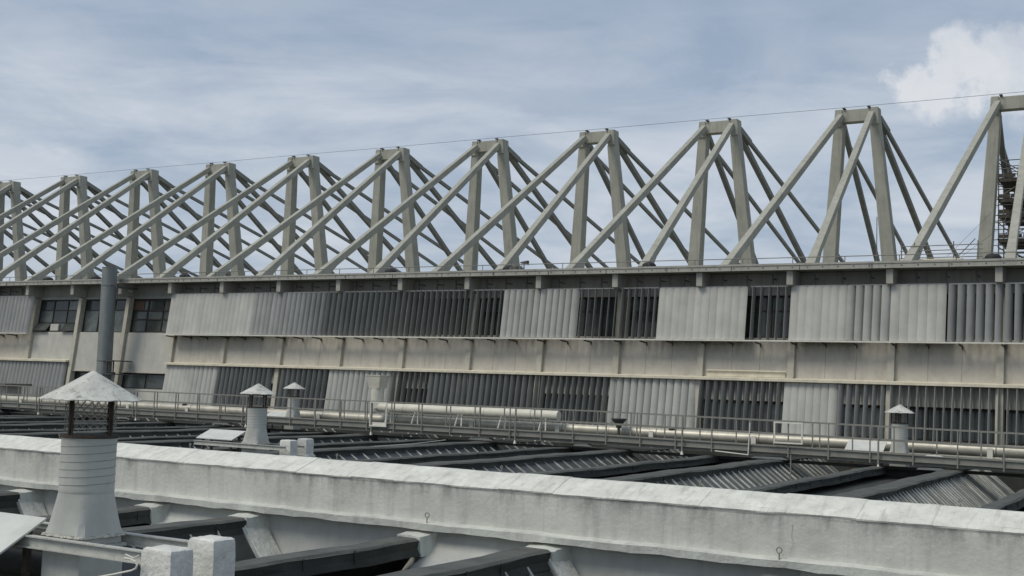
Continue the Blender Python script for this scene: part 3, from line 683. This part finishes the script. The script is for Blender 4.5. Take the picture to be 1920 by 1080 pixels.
for i in range(-1, 10):
    xl = -7.55-5.8*i
    lab = names[i+1]
    if i < 0: kind, pitch = 'sheet', .42
    elif i == 0: kind, pitch = 'sheet', .36
    elif i == 1: kind, pitch = 'sheet', .52
    else: kind, pitch = 'pane', .62
    t = shed(xl, xl+.6, xl+3.9 if 0 else xl+.6+3.0 - (.45 if i == 0 else 0), xl+.6+3.35-(.45 if i == 0 else 0), 17.3, 40.75, RZ, .24, [.9, .75, .6, .6][min(max(i, 0), 3)], pitch, i+3.3, lab, kind, build=(0 <= i < 5))
    # gap floor between this pair's left ridge and the previous one's right ridge
g = MB()
for i in range(-1, 10):
    xl = -7.55-5.8*i; g.box(xl-2.3, xl+.1, 17.2, 41.0, -3.2, -2.72); g.box(xl-2.3, xl+.1, 41.002, 45.5, -3.2, -2.44)
struct(part('valley_floor', g, 'bitumen'))
struct(part('roof_end_kerb', MB().box(-75, 6, 40.77, 41.0, -2.43, -2.33), 'bitumen'))
# white clips / debris on the glazing
f = MB()
for x, y in ((-27.9+1.0, 27.5), (-27.6, 31.2), (-26.6, 24.9)):
    for s in range(3): f.bar((x+s*.06, y+s*.05, -3.0), (x+.12-s*.1, y+.14, -2.8), .015, .015)
# foreground sheds
FZ = -2.45
shed(-20.75, -20.35, -17.15, -16.75, 3.5, 15.9, FZ, .27, 1.2, .62, 1.1, 'dark felt ridges left of the big foreground chimney', strip=True)
shed(-14.85, -14.45, -11.25, -10.85, 3.5, 15.9, FZ, .27, 1.2, .62, 2.7, 'dark felt ridges right behind the big chimney, with black panes beside the two rough blocks', strip=True)
shed(-8.98, -8.5, -5.3, -4.9, 3.5, 15.9, FZ+.03, .28, 1.2, .62, 4.9, 'nearest dark felt ridge at the bottom centre of the picture', strip=True)
struct(part('valley_floor', MB().box(-16.9, -14.7, 3.4, 16.2, -3.4, -3.0).box(-11.0, -8.9, 3.4, 16.2, -3.4, -3.0).box(-26, -20.6, 3.4, 16.2, -3.4, -3.0).box(-5.0, 4, 3.4, 16.2, -3.4, -3.0), 'bitumen'))

# ------------------------------------------------------------------ parapet wall
pw = thing('parapet_wall', 'long pale painted parapet wall with sloped coping crossing the foreground', 'wall', (-12, 16.4, -3))
WX0, WX1 = -46, 8
def jj(s, a): return lambda x, i: (nz(x*1.3, s+i*.7)*a, nz(x*1.1, s+i*.3)*a)
part('wall_face', MB().prof([(16.24, -2.24), (16.23, -1.70), (16.22, -1.655), (16.9, -1.655), (16.9, -2.36), (16.24, -2.36)], WX0, WX1, 60, jj(.2, .006)), 'wall', pw)
part('wall_base', MB().box(WX0, WX1, 16.46, 16.9, -4.6, -2.362), 'membrane', pw)
# coping slabs, each slightly uneven
x = WX0; k = 0
while x < WX1:
    w = random.uniform(.8, 1.25)
    dzc = random.uniform(-.006, .008); dy = random.uniform(-.012, .012)
    def jc(xx, i, s=k): return (nz(xx*3, i)*.005, nz(xx*2.2, s*.1)*.005)
    part('coping_slab', MB().prof([(16.215+dy*.4, -1.66+dzc), (16.205+dy*.4, -1.638+dzc), (16.225+dy*.4, -1.622+dzc), (16.76, -1.43+dzc), (16.86, -1.43+dzc), (16.92, -1.47+dzc), (16.92, -1.66+dzc)], x, x+w, 6, jc), 'coping', pw)
    x += w; k += 1
part('coping_bed', MB().box(WX0, WX1, 16.30, 16.86, -1.66, -1.60), 'lip', pw)
def jl(x, i):
    if i in (1, 2, 3): return (nz(x*1.3, i)*.008, nz(x*1.5, 2)*.012)
    return (nz(x*6, i)*.004, nz(x*2.3, 5)*.014+nz(x*11, 1)*.006)
part('drip_ledge', MB().prof([(16.12, -2.375), (16.11, -2.27), (16.13, -2.25), (16.3, -2.225), (16.3, -2.375)], WX0, WX1, 240, jl), 'lip', pw)
# felt skirt under the ledge, creased
sk = MB(); nx, ny = 260, 10
for i in range(nx+1):
    for j in range(ny+1):
        x = WX0+(WX1-WX0)*i/nx; z = -2.37-(1.9)*j/ny
        sk.v.append((x, 16.40-.14*(j/ny)**1.5+.035*nz(x*.9+z*1.3, 3)*min(1, j/2)+.022*nz(x*1.9-z*2.1, 8)*min(1, j/2), z))
for i in range(nx):
    for j in range(ny):
        a = i*(ny+1)+j; sk.f.append((a, a+1, a+ny+2, a+ny+1))
part('membrane_skirt', sk, 'membrane', pw, smooth=True)
# membrane upstands at each ridge end and fillets in the gaps
for x0, x1 in ((-20.75, -20.35), (-17.15, -16.75), (-14.85, -14.45), (-11.25, -10.85), (-8.98, -8.5)):
    b = MB(); rings = []
    for q in range(7):
        u = q/6; y = 15.9+.5*u; e = .012*nz(q*1.9, x0)
        rings.append([(x0-.03-.04*u, y, FZ-.31), (x1+.05+.10*u+e, y, FZ-.31-e), (x1+.03+.06*u-e, y, FZ-.16+e), (x1+.01+.05*u+e, y, FZ-.01+.08*u*u-e), ((x0+x1)/2, y, FZ+.01+.10*u*u+e), (x0-.02-.02*u, y, FZ+.0+.08*u*u)])
    b.loft(rings); part('membrane_wrap', b, 'lip', pw, smooth=True)
for x0, x1 in ((-24, -20.75), (-16.75, -14.85), (-10.85, -8.98), (-4.9, 3)):
    b = MB(); n = 16; mrows = 8
    for i in range(n+1):
        for j in range(mrows+1):
            u = i/n; v = j/mrows
            x = x0+(x1-x0)*u; y = 16.38-1.0*v; z = -2.42-.64*(v**.45)+.12*(abs(2*u-1)**3)*(1-v)+.035*nz(x*2.5+v*3, 4)
            b.v.append((x, y, z))
    for i in range(n):
        for j in range(mrows):
            a = i*(mrows+1)+j; b.f.append((a, a+1, a+mrows+2, a+mrows+1))
    part('membrane_fillet', b, 'membrane', pw, smooth=True)
# eye bolts
def ring_bolt(x, y, z, r=.035, par=pw):
    b = MB(); n = 14
    pts = [(x+math.cos(2*math.pi*i/n)*r, y, z+.10+math.sin(2*math.pi*i/n)*r) for i in range(n+1)]
    b.path(pts, .008, 6); b.tube((x, y, z-.02), (x, y, z+.065), .01, 6)
    part('eye_bolt', b, 'walk', par, smooth=True)
for x in (-10.86, -5.13): ring_bolt(x, 16.12, -2.235, .038)
for x in (-20.4, -16.75, -13.25, -9.92, -6.55, -2.93): ring_bolt(x, 16.8, -1.45, .02)
part('crack', MB().path([(-4.98, 16.225, -1.78), (-5.0, 16.222, -1.95), (-4.97, 16.222, -2.02), (-5.02, 16.224, -2.2)], .0022, 4), 'seam', pw)

# ------------------------------------------------------------------ chimney assemblies (origin at the flare base)
def chimney(org, lab, pd=1.5):
    ox, oy, oz = org
    t = thing('roof_chimney', lab, 'chimney', org, 'roof chimneys with conical caps')
    P = lambda mb: (setattr(mb, 'v', [(a+ox, b+oy, c+oz) for a, b, c in mb.v]), mb)[1]
    # square-to-round flare
    n = 32; rings = []
    for s in range(7):
        u = s/6; rg = []
        for i in range(n):
            a = 2*math.pi*(i+.5)/n; c_, s_ = math.cos(a), math.sin(a)
            k = .275/max(abs(c_), abs(s_)); sqx, sqy = c_*k, s_*k
            w = u**.8; rx, ry = c_*.262, s_*.262
            rg.append((sqx*1.02*(1-w)+rx*w, sqy*1.02*(1-w)+ry*w, .40*u))
        rings.append(rg)
    part('flared_base', P(MB().loft(rings)), 'chim', t, smooth=True)
    fl = MB(); rg0 = []; rg1 = []
    for i in range(80):
        a = 2*math.pi*(i+.5)/80; c_, s_ = math.cos(a), math.sin(a); k = 1/max(abs(c_), abs(s_)); j_ = random.uniform(-.007, .009)
        rg0.append((c_*k*(.288+j_), s_*k*(.288+j_), -.024+random.uniform(-.006, .004))); rg1.append((c_*k*(.282+j_), s_*k*(.282+j_), -.002+random.uniform(-.004, .008)))
    part('base_flange', P(fl.loft([rg0, rg1])), 'flange', t)
    part('cylinder', P(MB().lathe([(.264, .40), (.267, .42), (.264, .44), (.264, .90), (.27, .93), (.274, .95), (.25, .95)], n=40)), 'chim', t, smooth=True)
    b = MB(); pts = []
    turns = 6
    for i in range(turns*40+1):
        a = 2*math.pi*i/40; pts.append((math.cos(a+2.36)*.2655, math.sin(a+2.36)*.2655, .45+.45*i/(turns*40)))
    b.path(pts, .003, 4); part('spiral_seam', P(b), 'seam', t)
    part('rim', P(MB().lathe([(.276, .935), (.283, .94), (.283, .965), (.262, .965)], n=40)), 'rust', t)
    for a in (6, 96, 186, 276):
        ca, sa = math.cos(R(a)), math.sin(R(a)); x, y = ca*.262, sa*.262
        part('cap_post', P(MB().box(x-.025, x+.025, y-.006, y+.006, .95, 1.35).box(x-.006, x+.006, y-.025, y+.025, .951, 1.349)), 'rust', t)
    b = MB(); m_ = 22; st = 8; r_ = .245
    for d in (-1, 1):
        for i in range(m_):
            pts = []
            for k in range(st+1):
                a = 2*math.pi*(i+d*k*.5)/m_; pts.append((math.cos(a)*r_, math.sin(a)*r_, 1.0+.32*k/st))
            b.path(pts, .0027, 3)
    part('wire_mesh', P(b), 'wire', t, stuff=True)
    cn = [(.492, 1.306), (.495, 1.315), (.46, 1.332), (.25, 1.455), (.02, 1.592), (.002, 1.6)]
    rings = [[(math.cos(2*math.pi*i/48)*r*(1+.012*nz(i*.9, 2)), math.sin(2*math.pi*i/48)*r, z+(.008*nz(i*.7, 5) if r > .4 else 0)) for i in range(48)] for r, z in [(.01, 1.50), (.40, 1.325)]+cn]
    part('conical_cap', P(MB().loft(rings)), 'cap', t, smooth=True)
    # box pedestal
    ped = MB().box(-.27, .27, -.27, .27, -pd, -.10); part('pedestal', P(ped), 'chim', t, bevel=.012)
    part('pedestal_head', P(MB().box(-.25, .25, -.25, .25, -.10, -.026).box(-.29, .29, -.29, .29, -.13, -.10)), 'beam', t)
    return t
def ibeam_pair(org, lab, x0=-1.9, x1=1.38):
    ox, oy, oz = org; t = thing('i_beam_pair', lab, 'steel beams', (ox, oy, oz-.05), 'pairs of painted steel beams carrying the chimneys')
    for y in (-.38, .38):
        f = MB(); y0, y1 = oy+y-.04, oy+y+.04
        f.box(ox+x0, ox+x1, y0, y1, oz-.035, oz-.022).box(ox+x0, ox+x1, y0, y1, oz-.14, oz-.127).box(ox+x0, ox+x1, oy+y-.006, oy+y+.006, oz-.126, oz-.036)
        part('i_beam', f, 'beam', t)
def rough_block(x0, x1, y0, y1, z0, z1, lab, seed):
    b = MB(); n = 5; rings = []
    def ringat(z, ins, s):
        pts = []
        cs = [(x0+ins, y0+ins), (x1-ins, y0+ins), (x1-ins, y1-ins), (x0+ins, y1-ins)]
        for (a, c), (d, e) in zip(cs, cs[1:]+cs[:1]):
            for i in range(n): u = i/n; pts.append((a+(d-a)*u+.006*nz(i*3+z*20, seed), c+(e-c)*u+.006*nz(i*4+z*15, seed+2), z+.004*nz(i*2, seed)))
        return pts
    h = z1-z0
    b.loft([ringat(z0, 0, 0), ringat(z0+h*.3, 0, 0), ringat(z0+h*.6, .002, 0), ringat(z1-.05, .003, 0), ringat(z1-.015, .012, 0), ringat(z1, .035, 0)])
    t = thing('rough_block', lab, 'block', ((x0+x1)/2, (y0+y1)/2, z0), 'rough white blocks at the ends of the steel beams')
    part('block_body', b, 'block', t, smooth=True)
    part('block_plinth', MB().box(x0-.04, x1+.05, y0-.04, y1+.04, z0-.12, z0-.001), 'block', t, bevel=.02)
    part('block_pier', MB().box(x0+.03, x1-.03, y0+.03, y1-.03, -3.3, z0-.121), 'chim', t)
def tilted_board(x0, x1, y0, z0, y1, z1, lab):
    t = thing('tilted_board', lab, 'board', ((x0+x1)/2, y0, z0), 'tilted grey cover boards')
    part('board_top', MB().hexa([(x0, y0, z0-.025), (x1, y0, z0-.025), (x1, y1, z1-.025), (x0, y1, z1-.025)], [(x0, y0, z0), (x1, y0, z0), (x1, y1, z1), (x0, y1, z1)]), 'board', t, bevel=.004)
    for x in (x0+.12, x1-.18):
        part('board_leg', MB().box(x, x+.06, y0+.1, y0+.16, -3.1, z0-.0).box(x, x+.06, y1-.12, y1-.06, -3.1, z1-.07), 'rust', t)
# 1: foreground
c1 = (-9.72, 8.37, -1.61)
chimney(c1, 'big foreground chimney with rusty posts under its conical cap, left of the picture')
ibeam_pair(c1, 'pair of painted steel beams under the big foreground chimney')
rough_block(-8.37, -8.0, 7.86, 8.14, -2.06, -1.575, 'nearest rough white block, in front at the end of the foreground beams', 1)
rough_block(-8.56, -8.22, 8.62, 8.92, -2.0, -1.575, 'rough white block just behind the nearest one', 5)
tilted_board(-11.4, -10.06, 7.62, -1.80, 8.19, -1.48, 'tilted grey board in the bottom left corner')
tag(part('felt_bundle', MB().tube((-11.9, 8.3, -2.0), (-10.15, 8.5, -2.02), .13, 14), 'bitumen', smooth=True), 'dark felt covered pipe under the bottom left board', 'pipe')
tag(part('felt_box', MB().box(-12.0, -10.25, 8.55, 8.95, -3.0, -1.70), 'bitumen', bevel=.04), 'dark felt covered box behind the bottom left board', 'box')
tag(part('white_hose', MB().path([(-8.98, 7.78, -1.93), (-8.83, 7.78, -1.883), (-8.62, 7.78, -1.835), (-8.39, 7.78, -1.776), (-8.345, 7.78, -1.755), (-8.325, 7.78, -1.725), (-8.345, 7.78, -1.697), (-8.425, 7.79, -1.678), (-8.51, 7.8, -1.682)], .009, 8).path([(-8.49, 7.79, -1.645), (-8.39, 7.79, -1.668), (-8.33, 7.8, -1.64)], .007, 6), 'whitebits', smooth=True), 'thin white bent hose beside the nearest rough block', 'hose')
# 2: behind the wall
c2 = (-22.55, 25.05, -1.83)
chimney(c2, 'chimney with clean white cap just behind the parapet wall, beside two small blocks')
ibeam_pair(c2, 'pair of painted steel beams under the chimney just behind the parapet')
rough_block(-21.53, -21.17, 24.85, 25.15, -2.12, -1.70, 'left one of the two small white blocks behind the parapet', 2)
rough_block(-21.66, -21.34, 25.7, 26.02, -2.12, -1.69, 'right one of the two small white blocks behind the parapet', 7)
tilted_board(-24.72, -23.38, 25.0, -1.80, 25.55, -1.57, 'tilted grey board left of the chimney behind the parapet')
# 3, 4 behind the walkway
c3 = (-35.7, 42.0, -1.88)
chimney(c3, 'smallest chimney, behind the walkway railing near the second chimney', .5)
tilted_board(-37.4, -36.15, 41.9, -1.86, 42.5, -1.66, 'tilted white board behind the railing by the smallest chimney')
c4 = (-9.25, 41.9, -1.9)
chimney(c4, 'chimney behind the walkway railing at the right', .55)
tilted_board(-11.05, -9.75, 41.7, -1.92, 42.3, -1.60, 'tilted white board left of the right-hand walkway chimney')

# stray things on the rear roofs
tag(part('thin_post', MB().tube((-11.14, 36, -2.85), (-11.14, 36, -1.9), .02, 6), 'walk'), 'thin upright post standing in the ribbed valley left of the right-hand chimney', 'post')
tag(part('pale_rod', MB().tube((-24.95, 33.0, -2.32), (-24.6, 35.5, -2.26), .014, 6).tube((-24.6, 35.5, -2.26), (-24.9, 38.0, -2.2), .014, 6), 'whitebits'), 'thin pale rod lying across a felt ridge below the cream duct', 'rod')
